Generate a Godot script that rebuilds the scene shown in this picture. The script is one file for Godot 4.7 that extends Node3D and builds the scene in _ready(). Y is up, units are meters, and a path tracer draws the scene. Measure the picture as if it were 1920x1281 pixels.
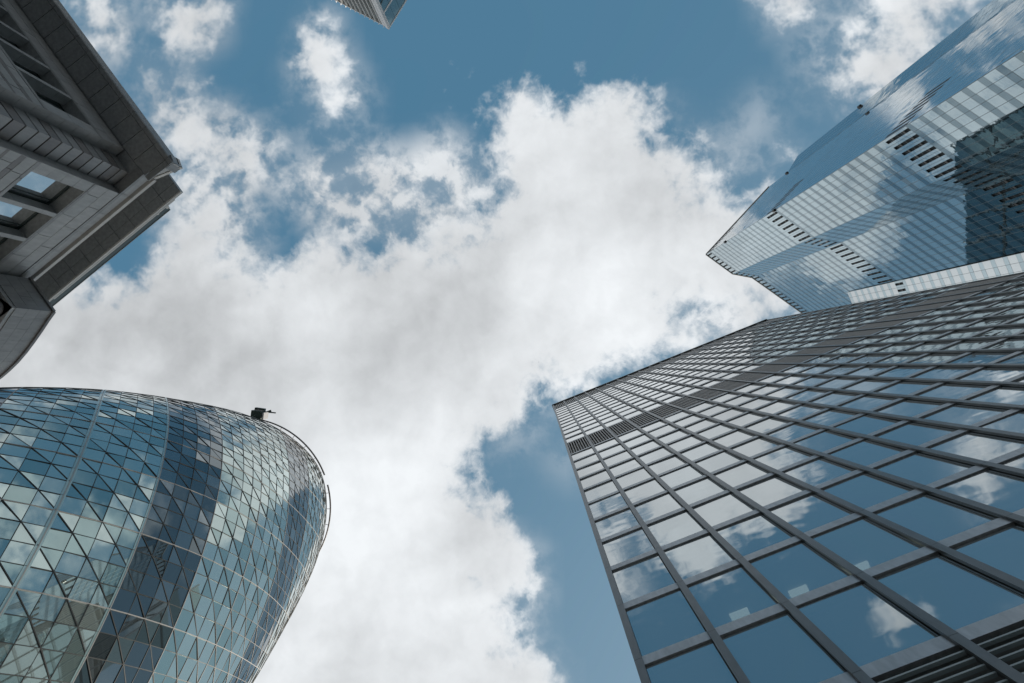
extends Node3D
# A London plaza seen straight up: five buildings round the sky. Heights written as h are metres above the camera, which stands EYE_Y above the paving.

const EYE_Y := 1.6
var M := {}
var taken := {}
var rng := RandomNumberGenerator.new()

# ---------------------------------------------------------------- shapes
class Shape:
	var v := PackedVector3Array()
	var n := PackedVector3Array()
	func tri(a: Vector3, b: Vector3, c: Vector3, out: Vector3) -> void:
		var k := (c - a).cross(b - a)
		if k.length_squared() < 1e-14:
			return
		k = k.normalized()
		if k.dot(out) < 0.0:
			k = -k
			v.append_array([a, c, b])
		else:
			v.append_array([a, b, c])
		n.append_array([k, k, k])
	func quad(a: Vector3, b: Vector3, c: Vector3, d: Vector3, out: Vector3) -> void:
		tri(a, b, c, out)
		tri(a, c, d, out)
	# a box spanned by three edge vectors from corner o
	func box(o: Vector3, x: Vector3, y: Vector3, z: Vector3) -> void:
		var mid := o + (x + y + z) * 0.5
		for p in [[o, x, y], [o + z, x, y], [o, y, z], [o + x, y, z], [o, x, z], [o + y, x, z]]:
			var q: Vector3 = p[0]
			var e: Vector3 = p[1]
			var g: Vector3 = p[2]
			quad(q, q + e, q + e + g, q + g, q + (e + g) * 0.5 - mid)
	# a bar from a to b, w wide, standing d proud of the surface whose outward direction is up
	func bar(a: Vector3, b: Vector3, w: float, lo: float, hi: float, up: Vector3) -> void:
		var along := b - a
		var side := along.cross(up).normalized() * w
		var o := up - along.normalized() * up.dot(along.normalized())
		o = o.normalized()
		box(a - side * 0.5 + o * lo, along, side, o * (hi - lo))
	# an upright prism over a plan polygon of Vector2 (x, z)
	func prism(poly: PackedVector2Array, y0: float, y1: float) -> void:
		var mid := Vector2.ZERO
		for p in poly:
			mid += p / poly.size()
		for i in poly.size():
			var a := poly[i]
			var b := poly[(i + 1) % poly.size()]
			var away := Vector2(b.y - a.y, a.x - b.x)
			if Geometry2D.is_point_in_polygon((a + b) * 0.5 + away.normalized() * 0.01, poly):
				away = -away
			quad(Vector3(a.x, y0, a.y), Vector3(b.x, y0, b.y), Vector3(b.x, y1, b.y), Vector3(a.x, y1, a.y), Vector3(away.x, 0, away.y))
		var t := Geometry2D.triangulate_polygon(poly)
		for i in range(0, t.size(), 3):
			var a := poly[t[i]]
			var b := poly[t[i + 1]]
			var c := poly[t[i + 2]]
			tri(Vector3(a.x, y1, a.y), Vector3(b.x, y1, b.y), Vector3(c.x, y1, c.y), Vector3.UP)
			tri(Vector3(a.x, y0, a.y), Vector3(b.x, y0, b.y), Vector3(c.x, y0, c.y), Vector3.DOWN)
	func tube(c: Vector3, r: float, y0: float, y1: float, sides := 16) -> void:
		var p := PackedVector2Array()
		for i in sides:
			p.append(Vector2(c.x, c.z) + Vector2.from_angle(TAU * i / sides) * r)
		prism(p, y0, y1)
	func mesh() -> ArrayMesh:
		var m := ArrayMesh.new()
		if v.is_empty():
			return m
		var a := []
		a.resize(Mesh.ARRAY_MAX)
		a[Mesh.ARRAY_VERTEX] = v
		a[Mesh.ARRAY_NORMAL] = n
		m.add_surface_from_arrays(Mesh.PRIMITIVE_TRIANGLES, a)
		return m

# an upright face: a runs along u from o, d stands out along n
class Face:
	var o: Vector3
	var u: Vector3
	var n: Vector3
	func _init(at: Vector3, along: Vector3, out: Vector3) -> void:
		o = at
		u = along.normalized()
		n = out.normalized()
	func at(a: float, h: float, d := 0.0) -> Vector3:
		return o + u * a + n * d + Vector3(0, h + EYE_Y, 0)
	func box(s: Shape, a0: float, a1: float, h0: float, h1: float, d0: float, d1: float) -> void:
		s.box(at(a0, h0, d0), u * (a1 - a0), Vector3(0, h1 - h0, 0), n * (d1 - d0))
	func pane(s: Shape, a0: float, a1: float, h0: float, h1: float, d: float) -> void:
		s.quad(at(a0, h0, d), at(a1, h0, d), at(a1, h1, d), at(a0, h1, d), n)

func numbered(called: String) -> String:
	var k: int = taken.get(called, 0)
	taken[called] = k + 1
	return called if k == 0 else "%s_%03d" % [called, k]

func thing(called: String, label: String, category: String, at := Vector3.ZERO) -> Node3D:
	var o := Node3D.new()
	o.name = numbered(called)
	o.position = at
	o.set_meta("label", label)
	o.set_meta("category", category)
	add_child(o)
	return o

func put(called: String, m: Mesh, material: Material, parent: Node3D, label := "", kind := "") -> MeshInstance3D:
	var o := MeshInstance3D.new()
	o.name = called
	o.mesh = m
	o.material_override = material
	parent.add_child(o, true)
	if parent != self:
		o.position = -parent.position if parent.get_parent() == self else Vector3.ZERO
	if label:
		o.set_meta("label", label)
	if kind:
		o.set_meta("kind", kind)
	return o

# a copy of a shared mesh at a place of its own
func place(called: String, m: Mesh, material: Material, parent: Node3D, t: Transform3D) -> MeshInstance3D:
	var o := put(called, m, material, parent)
	o.transform = Transform3D(t.basis, t.origin - (parent.position if parent.get_parent() == self else Vector3.ZERO))
	return o

# ---------------------------------------------------------------- materials
func speckle(size: int, freq: float, lo: float, hi: float, s: int, kind := FastNoiseLite.TYPE_SIMPLEX_SMOOTH) -> NoiseTexture2D:
	var f := FastNoiseLite.new()
	f.seed = s
	f.frequency = freq
	f.noise_type = kind
	f.fractal_octaves = 4
	f.fractal_gain = 0.6
	var g := Gradient.new()
	g.set_color(0, Color(lo, lo, lo))
	g.set_color(1, Color(hi, hi, hi))
	var t := NoiseTexture2D.new()
	t.width = size
	t.height = size
	t.seamless = true
	t.noise = f
	t.color_ramp = g
	return t

func plain(called: String, linear: Color, rough := 0.7, metal := 0.0) -> StandardMaterial3D:
	var m := StandardMaterial3D.new()
	m.resource_name = called
	m.albedo_color = linear.linear_to_srgb()
	m.roughness = rough
	m.metallic = metal
	M[called] = m
	return m

func stone(called: String, linear: Color, grain: Texture2D, rough := 0.4, metal := 0.0) -> void:
	var m := plain(called, linear, rough, metal)
	m.metallic_specular = 0.68
	m.albedo_texture = grain
	m.uv1_triplanar = true
	m.uv1_world_triplanar = true
	m.uv1_scale = Vector3(0.55, 0.55, 0.55)
	m.detail_enabled = true
	m.detail_blend_mode = BaseMaterial3D.BLEND_MODE_MUL
	m.detail_albedo = M.streak
	m.detail_uv_layer = BaseMaterial3D.DETAIL_UV_2
	m.uv2_triplanar = true
	m.uv2_world_triplanar = true
	m.uv2_scale = Vector3(0.30, 0.06, 0.30)

func glass(called: String, linear: Color, metal: float, alpha := 1.0, wavy := 0.0, rough := 0.015) -> StandardMaterial3D:
	var m := plain(called, linear, rough, metal)
	m.metallic_specular = 0.6
	if wavy > 0.0:
		m.normal_enabled = true
		m.normal_texture = M.ripple
		m.normal_scale = wavy
		m.uv1_triplanar = true
		m.uv1_world_triplanar = true
		m.uv1_scale = Vector3(0.12, 0.12, 0.12)
	if alpha < 1.0:
		m.transparency = BaseMaterial3D.TRANSPARENCY_ALPHA
		m.albedo_color.a = alpha
	return m

func make_materials() -> void:
	M.fine = speckle(512, 0.3, 0.86, 1.0, 5)
	M.ripple = speckle(512, 0.01, 0.0, 1.0, 77)
	M.ripple.color_ramp = null
	M.ripple.noise.fractal_octaves = 2
	M.ripple.as_normal_map = true
	M.ripple.bump_strength = 8.0
	M.streak = speckle(512, 0.03, 0.80, 1.0, 31)
	var grain := speckle(512, 0.16, 0.72, 1.0, 11)
	stone("granite_light", Color(0.54, 0.56, 0.565), grain)
	stone("granite_pale", Color(0.59, 0.60, 0.60), grain)
	stone("granite_mid", Color(0.41, 0.42, 0.425), grain)
	stone("granite_brown", Color(0.25, 0.235, 0.23), grain)
	stone("paving", Color(0.46, 0.44, 0.42), grain)
	stone("render_wall", Color(0.2, 0.2, 0.2), grain)
	plain("joint", Color(0.018, 0.018, 0.018), 0.9)
	plain("trim_light", Color(0.62, 0.61, 0.59), 0.6)
	stone("mullion_grey", Color(0.185, 0.20, 0.205), M.fine, 0.36, 0.45)
	stone("spandrel_grey", Color(0.62, 0.63, 0.64), M.fine, 0.38, 0.72)
	plain("louvre_grey", Color(0.40, 0.385, 0.37), 0.55)
	plain("louvre_pale", Color(0.34, 0.40, 0.41), 0.5)
	plain("bar_dark", Color(0.014, 0.02, 0.023), 0.6)
	plain("bar_pale", Color(0.30, 0.305, 0.31), 0.75)
	plain("glaze_line", Color(0.24, 0.27, 0.28), 0.5)
	plain("frit", Color(0.36, 0.50, 0.51), 0.2, 0.5)
	plain("slab", Color(0.3, 0.3, 0.29), 0.9)
	plain("core", Color(0.06, 0.065, 0.07), 0.9)
	plain("rail", Color(0.1, 0.085, 0.08), 0.5, 0.4)
	plain("machine_green", Color(0.02, 0.04, 0.038), 0.5)
	plain("machine_white", Color(0.42, 0.42, 0.44), 0.5)
	plain("fin_pale", Color(0.42, 0.43, 0.42), 0.5)
	plain("fin_white", Color(0.68, 0.69, 0.7), 0.45)
	plain("vent_dark", Color(0.045, 0.048, 0.05), 0.95)
	plain("vent_brown", Color(0.15, 0.14, 0.135), 0.6)
	plain("lamp_dark", Color(0.01, 0.01, 0.012), 0.4)
	glass("glass_office", Color(0.53, 0.59, 0.61), 0.82, 0.55, 0.03)
	glass("glass_office_b", Color(0.50, 0.57, 0.595), 0.82, 0.55, 0.03)
	glass("glass_clear", Color(0.52, 0.63, 0.61), 0.84)
	glass("glass_clear_b", Color(0.35, 0.48, 0.475), 0.84)
	glass("glass_tint", Color(0.125, 0.165, 0.185), 0.85)
	glass("glass_tint_b", Color(0.21, 0.255, 0.275), 0.85)
	glass("glass_sky", Color(0.46, 0.56, 0.60), 0.92, 1.0, 0.03)
	glass("glass_band", Color(0.22, 0.30, 0.34), 0.9)
	glass("glass_side", Color(0.46, 0.56, 0.60), 0.92, 1.0, 0.03)
	glass("glass_cloud_tint", Color(0.66, 0.70, 0.71), 0.92, 1.0, 0.02)  # lighter than the tower glass: brightness of the mirrored cloud put into the colour
	glass("glass_window", Color(0.72, 0.77, 0.79), 0.9)
	glass("glass_teal", Color(0.17, 0.27, 0.29), 0.75)
	plain("glass_green", Color(0.015, 0.04, 0.042), 0.35)
	# the lit ceiling fittings of three offices
	var lit := plain("light_panel", Color(0.8, 0.85, 0.8), 0.6)
	lit.emission_enabled = true
	lit.emission = Color(0.93, 1.0, 0.94)
	lit.emission_energy_multiplier = 1.7

# ---------------------------------------------------------------- sky
const SKY_W := 3072
const SKY_H := 3072
const CELL := 20.0
const CHART := Rect2(-800, -800, 3600, 3000)
# The cloud layer overhead on a chart: 1280 units across per unit of height, zenith at (1010, 679).
# Heaped clouds: depth (negative: a gap), softness of the rim, outline.
var cloud_chart := [
	[2.6, 62.0, [-300, 420, 150, 520, 190, 490, 240, 470, 300, 445, 340, 400, 400, 440, 450, 425, 470, 450, 500, 478, 560, 460, 620, 445, 655, 432, 690, 445, 740, 440, 800, 450, 850, 405, 895, 370, 920, 340, 912, 280, 903, 215, 875, 150, 915, 190, 950, 188, 980, 155, 1040, 165, 1075, 150, 1085, 110, 1115, 150, 1170, 132, 1195, 165, 1225, 200, 1275, 235, 1310, 280, 1330, 335, 1360, 362, 1400, 355, 1440, 325, 1500, 300, 1600, 340, 1700, 460, 1700, 640, 1450, 620, 1390, 640, 1375, 615, 1345, 585, 1310, 590, 1300, 625, 1310, 648, 1200, 690, 1110, 735, 1040, 765, 1015, 795, 985, 825, 960, 850, 925, 845, 915, 865, 945, 890, 985, 920, 995, 980, 1030, 1030, 1030, 1085, 1000, 1130, 1000, 1190, 1060, 1260, 1020, 1340, 900, 1390, 830, 1500, 700, 1700, 300, 1800, -300, 1500]],
	[1.3, 55.0, [265, 170, 330, 160, 360, 215, 440, 225, 500, 265, 470, 320, 430, 345, 445, 420, 400, 470, 320, 440, 345, 360, 300, 270]],
	[0.8, 40.0, [560, 30, 600, 20, 620, 70, 638, 120, 610, 150, 560, 150, 548, 100]],
	[0.5, 30.0, [590, 175, 650, 150, 680, 165, 650, 200, 610, 205]],
	[0.9, 45.0, [262, -30, 392, -30, 372, 30, 325, 72, 290, 60]],
	[1.3, 55.0, [1535, 120, 1570, 70, 1620, 40, 1640, -20, 1500, -140, 1440, -300, 1650, -420, 1950, -300, 2000, -60, 1830, 20, 1730, 110, 1650, 200, 1590, 205]],
	[1.1, 45.0, [1400, -100, 1530, -60, 1520, 22, 1475, 28, 1430, -20]],
	[0.7, 36.0, [1120, -160, 1195, -150, 1185, -85, 1140, -85]],
	[0.9, 45.0, [60, -60, 170, -40, 200, 40, 150, 60]],
	[0.6, 40.0, [-100, 1180, 60, 1180, 120, 1260, -60, 1290]],
	[-0.9, 30.0, [1295, 590, 1325, 575, 1365, 600, 1340, 635, 1305, 622]],
	[-1.5, 34.0, [470, 365, 530, 370, 552, 430, 520, 468, 485, 450]],
	[-1.6, 30.0, [195, 480, 262, 445, 252, 488, 215, 500]],
	[-0.9, 30.0, [1665, 60, 1700, 50, 1690, 95, 1650, 105]],
	[-2.2, 38.0, [868, 1065, 900, 1080, 905, 1130, 880, 1130]],
	[-3.0, 34.0, [1050, 780, 1005, 808, 945, 836, 925, 850, 950, 890, 975, 925, 985, 985, 1030, 1035, 1045, 1090, 1020, 1140, 1035, 1200, 1095, 1270, 1220, 1290, 1180, 1100, 1100, 930, 1065, 820]],
	[-1.6, 40.0, [675, 965, 715, 970, 705, 995, 668, 992]],
]
# Thin veils: opacity, softness, outline.
var veil_chart := [
	[0.85, 70.0, [230, 90, 300, 110, 350, 190, 410, 205, 500, 250, 520, 300, 470, 360, 480, 440, 400, 490, 290, 480, 300, 300]],
	[0.95, 60.0, [455, 320, 540, 300, 600, 280, 680, 268, 760, 280, 830, 250, 890, 290, 925, 350, 860, 420, 800, 455, 680, 445, 600, 430, 540, 370]],
	[0.38, 45.0, [555, 10, 620, 0, 650, 90, 695, 165, 660, 220, 560, 215, 530, 120]],
	[0.35, 60.0, [535, 180, 600, 210, 680, 215, 690, 260, 600, 280, 545, 250]],
	[0.30, 60.0, [1270, 200, 1340, 250, 1430, 180, 1460, 230, 1420, 290, 1490, 290, 1450, 350, 1340, 350]],
	[0.45, 70.0, [1500, 100, 1560, 20, 1650, -60, 1900, -100, 1850, 30, 1700, 180, 1600, 225, 1530, 190]],
	[0.35, 60.0, [1410, -60, 1560, -60, 1550, 50, 1450, 50]],
	[0.6, 60.0, [60, -80, 210, -60, 230, 100, 160, 100]],
	[0.6, 60.0, [240, -80, 410, -80, 390, 50, 300, 100]],
	[0.45, 45.0, [850, 1030, 930, 980, 1010, 1030, 1020, 1110, 1000, 1180, 1060, 1260, 1000, 1330, 900, 1200]],
	[0.2, 50.0, [1020, 830, 1080, 850, 1070, 900, 1030, 880]],
	[0.8, 50.0, [1260, 560, 1400, 540, 1420, 640, 1280, 660]],
	[0.3, 60.0, [900, 800, 1040, 770, 1000, 830, 930, 860]],
]
# Broad light and dark parts of the cloud sheet, which is thicker in places: x, y, reach, change.
var sheet_tone := [[230, 600, 300, -0.10], [430, 730, 240, -0.06], [760, 660, 190, -0.07], [900, 1000, 120, -0.06], [680, 940, 230, 0.17], [560, 1180, 240, 0.13], [1200, 380, 220, 0.07], [1180, 600, 160, 0.05], [960, 270, 130, 0.05], [400, 330, 110, 0.08], [600, 560, 220, -0.02]]
var base := PackedFloat32Array()
var veil := PackedFloat32Array()
var base_w := 0
var base_h := 0
var n_puff: FastNoiseLite
var n_wisp: FastNoiseLite
var n_far: FastNoiseLite
var n_tone: FastNoiseLite
var n_thread: FastNoiseLite
var rows := []
const TO_SUN := Vector3(0.52, 0.68, -0.52)

func noise(s: int, freq: float, oct: int, gain: float, warp := 0.0, warp_freq := 0.004) -> FastNoiseLite:
	var f := FastNoiseLite.new()
	f.seed = s
	f.noise_type = FastNoiseLite.TYPE_SIMPLEX_SMOOTH
	f.frequency = freq
	f.fractal_type = FastNoiseLite.FRACTAL_FBM
	f.fractal_octaves = oct
	f.fractal_gain = gain
	if warp > 0.0:
		f.domain_warp_enabled = true
		f.domain_warp_amplitude = warp
		f.domain_warp_frequency = warp_freq
		f.domain_warp_fractal_octaves = 3
	return f

func chart_row(j: int) -> void:
	var line := PackedFloat32Array()
	line.resize(base_w * 2)
	for i in base_w:
		var p := CHART.position + Vector2(i, j) * CELL
		var f := -2.5
		var cut := 0.0
		for c in cloud_chart:
			var sd: float = depth_in(p, c[3]) / c[1]
			if c[0] > 0.0:
				f = maxf(f, minf(c[0], sd))
			else:
				cut = minf(cut, c[0] * smoothstep(-1.0, 1.0, sd))
		line[i] = maxf(f + cut, -2.5)
		var thin := 0.0
		for c in veil_chart:
			thin = maxf(thin, c[0] * smoothstep(-1.0, 1.0, depth_in(p, c[3]) / c[1]))
		line[base_w + i] = thin
	rows[j] = line

func depth_in(p: Vector2, pts: PackedVector2Array) -> float:
	var near := 1e9
	for k in pts.size():
		near = minf(near, p.distance_squared_to(Geometry2D.get_closest_point_to_segment(p, pts[k], pts[(k + 1) % pts.size()])))
	return sqrt(near) * (1.0 if Geometry2D.is_point_in_polygon(p, pts) else -1.0)

func look_up(a: PackedFloat32Array, gx: float, gy: float) -> float:
	var ix := int(gx)
	var iy := int(gy)
	var o := iy * base_w + ix
	return lerpf(lerpf(a[o], a[o + 1], gx - ix), lerpf(a[o + base_w], a[o + base_w + 1], gx - ix), gy - iy)

func sky_row(j: int) -> void:
	var line := PackedByteArray()
	var z := PI * (j + 0.5) / SKY_H
	var sz := sin(z)
	var cz := cos(z)
	line.resize(SKY_W * 4)
	# fewer samples where the meridians crowd together or where haze hides the clouds
	var step := maxi(1, int(0.75 / maxf(sz, 0.02))) if cz > 0.17 else 4
	var to_sun := TO_SUN.normalized()
	for i in range(0, SKY_W, step):
		var ang := TAU * (i + 0.5 * step) / SKY_W
		var d := Vector3(sin(ang) * sz, cz, -cos(ang) * sz)
		var k := maxf(d.y, 0.16)
		var x := 1010.0 + 1280.0 * d.x / k
		var y := 679.0 - 1280.0 * d.z / k
		# air: deep blue overhead, paler towards the sun and the horizon
		var toward := clampf(d.dot(to_sun), 0.0, 1.0)
		var low := pow(1.0 - clampf(d.y, 0.0, 1.0), 2.0)
		var pale := clampf(0.50 * pow(toward, 4.0) + 0.85 * low, 0.0, 1.0)
		var air := Color(0.074, 0.196, 0.314).lerp(Color(0.46, 0.58, 0.66), pale)
		# cloud layer
		var far := n_far.get_noise_2d(x, y) * 3.4 + 0.1
		var f := far
		var thin := smoothstep(-0.6, 1.2, far) * 0.6
		var gx := (x - CHART.position.x) / CELL
		var gy := (y - CHART.position.y) / CELL
		var w := 0.0
		if gx > 0.0 and gy > 0.0 and gx < base_w - 2 and gy < base_h - 2:
			w = smoothstep(-420.0, -60.0, minf(minf(x, 1920.0 - x), minf(y, 1281.0 - y)))
			f = lerpf(far, look_up(base, gx, gy), w)
			thin = lerpf(thin, look_up(veil, gx, gy), w)
		var puff := n_puff.get_noise_2d(x, y)
		var wisp := n_wisp.get_noise_2d(x, y)
		var thread := n_thread.get_noise_2d(x, y)
		var dens := f + puff * 1.25 + wisp * 0.85
		var heap := smoothstep(-0.40, 1.05, dens)
		var gauze := clampf(thin * (0.22 + 1.0 * smoothstep(-0.32, 0.72, puff * 0.95 + wisp * 0.65 + thread * 0.5 + 0.10)), 0.0, 0.92)
		var cover := 1.0 - (1.0 - heap * 0.985) * (1.0 - gauze)
		var relief := puff - n_puff.get_noise_2d(x + 16.0, y + 20.0)
		var bright := 0.69 + 0.09 * toward + 0.18 * n_tone.get_noise_2d(x, y) + 0.05 * puff + 0.09 * relief
		var rim := heap * (1.0 - heap) * 4.0
		bright += 0.05 * rim + 0.05 * wisp * (1.0 - smoothstep(0.8, 2.2, dens))
		for e in sheet_tone:
			var q: float = ((x - e[0]) * (x - e[0]) + (y - e[1]) * (y - e[1])) / (e[2] * e[2])
			if q < 4.0:
				bright += e[3] * exp(-q) * 0.8
		bright = clampf(bright, 0.40, 0.95)
		var cloud := Color(bright * 0.965, bright * 0.998, bright * 1.025)
		var c := air.lerp(cloud, cover).lerp(Color(0.84, 0.87, 0.90), smoothstep(0.42, 0.05, d.y) * 0.85).linear_to_srgb()
		var r8 := int(clampf(c.r, 0, 1) * 255.0 + 0.5)
		var g8 := int(clampf(c.g, 0, 1) * 255.0 + 0.5)
		var b8 := int(clampf(c.b, 0, 1) * 255.0 + 0.5)
		for q in range(i, mini(i + step, SKY_W)):
			line[q * 4] = r8
			line[q * 4 + 1] = g8
			line[q * 4 + 2] = b8
			line[q * 4 + 3] = 255
	rows[j] = line

func make_sky() -> Sky:
	n_puff = noise(21, 1.0 / 210.0, 6, 0.55, 34.0, 1.0 / 130.0)
	n_wisp = noise(34, 1.0 / 62.0, 6, 0.62, 26.0, 1.0 / 55.0)
	n_far = noise(7, 1.0 / 1000.0, 3, 0.5)
	n_tone = noise(55, 1.0 / 380.0, 4, 0.42, 60.0, 1.0 / 240.0)
	n_thread = noise(90, 1.0 / 130.0, 5, 0.55, 60.0, 1.0 / 120.0)
	n_thread.fractal_type = FastNoiseLite.FRACTAL_RIDGED
	for c in cloud_chart + veil_chart:
		var pts := PackedVector2Array()
		for k in range(0, c[2].size(), 2):
			pts.append(Vector2(c[2][k], c[2][k + 1]))
		c.append(pts)
	base_w = int(CHART.size.x / CELL)
	base_h = int(CHART.size.y / CELL)
	rows.resize(base_h)
	WorkerThreadPool.wait_for_group_task_completion(WorkerThreadPool.add_group_task(chart_row, base_h))
	for j in base_h:
		base.append_array(rows[j].slice(0, base_w))
		veil.append_array(rows[j].slice(base_w))
	rows = []
	rows.resize(SKY_H / 2)
	WorkerThreadPool.wait_for_group_task_completion(WorkerThreadPool.add_group_task(sky_row, SKY_H / 2))
	var data := PackedByteArray()
	for j in SKY_H / 2:
		data.append_array(rows[j])
	var lower := PackedByteArray()
	lower.resize(SKY_W * 4 * (SKY_H / 2))
	lower.fill(120)
	data.append_array(lower)
	rows = []
	var m := PanoramaSkyMaterial.new()
	m.panorama = ImageTexture.create_from_image(Image.create_from_data(SKY_W, SKY_H, false, Image.FORMAT_RGBA8, data))
	var s := Sky.new()
	s.sky_material = m
	return s

# ---------------------------------------------------------------- scene
func _ready() -> void:
	rng.seed = 4
	# camera: a 24 mm lens tipped two and a half degrees off the zenith
	var cam := Camera3D.new()
	cam.name = "camera"
	var right := Vector3(0.99923845, 0.03901511, 0.00058639)
	var up := Vector3(0.00058639, -0.03004164, 0.99954848)
	cam.transform = Transform3D(Basis(right, up, right.cross(up)), Vector3(0, EYE_Y, 0))
	cam.fov = rad_to_deg(2.0 * atan(640.5 / 1280.0))
	cam.near = 0.1
	cam.far = 4000.0
	add_child(cam)
	var env := Environment.new()
	env.background_mode = Environment.BG_SKY
	env.sky = make_sky()
	env.background_energy_multiplier = 1.0
	env.tonemap_mode = Environment.TONE_MAPPER_LINEAR
	env.tonemap_exposure = 1.0
	env.sdfgi_enabled = true
	env.ssao_enabled = true
	env.ssil_enabled = true
	var around := WorldEnvironment.new()
	around.name = "surroundings"
	around.environment = env
	add_child(around)
	# sun: in the south behind the dark framed tower, so the plaza lies in its shade
	var sun := DirectionalLight3D.new()
	sun.name = "sun"
	sun.light_energy = 1.6
	sun.light_color = Color(1.0, 0.95, 0.88)
	sun.light_angular_distance = 0.5
	sun.shadow_enabled = true
	sun.look_at_from_position(TO_SUN * 100.0, Vector3.ZERO, Vector3(0, 0, 1))
	add_child(sun)
	make_materials()
	make_ground()
	make_framed_tower()
	make_round_tower()
	make_faceted_tower()
	make_mirrored_tower()
	make_finned_tower()
	make_stone_building()

func make_ground() -> void:
	var s := Shape.new()
	s.quad(Vector3(-700, 0, -700), Vector3(700, 0, -700), Vector3(700, 0, 700), Vector3(-700, 0, 700), Vector3.UP)
	var g := put("ground", s.mesh(), M.paving, self)
	g.set_meta("kind", "structure")
	g.set_meta("label", "pale stone paving of the plaza between the towers")

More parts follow.
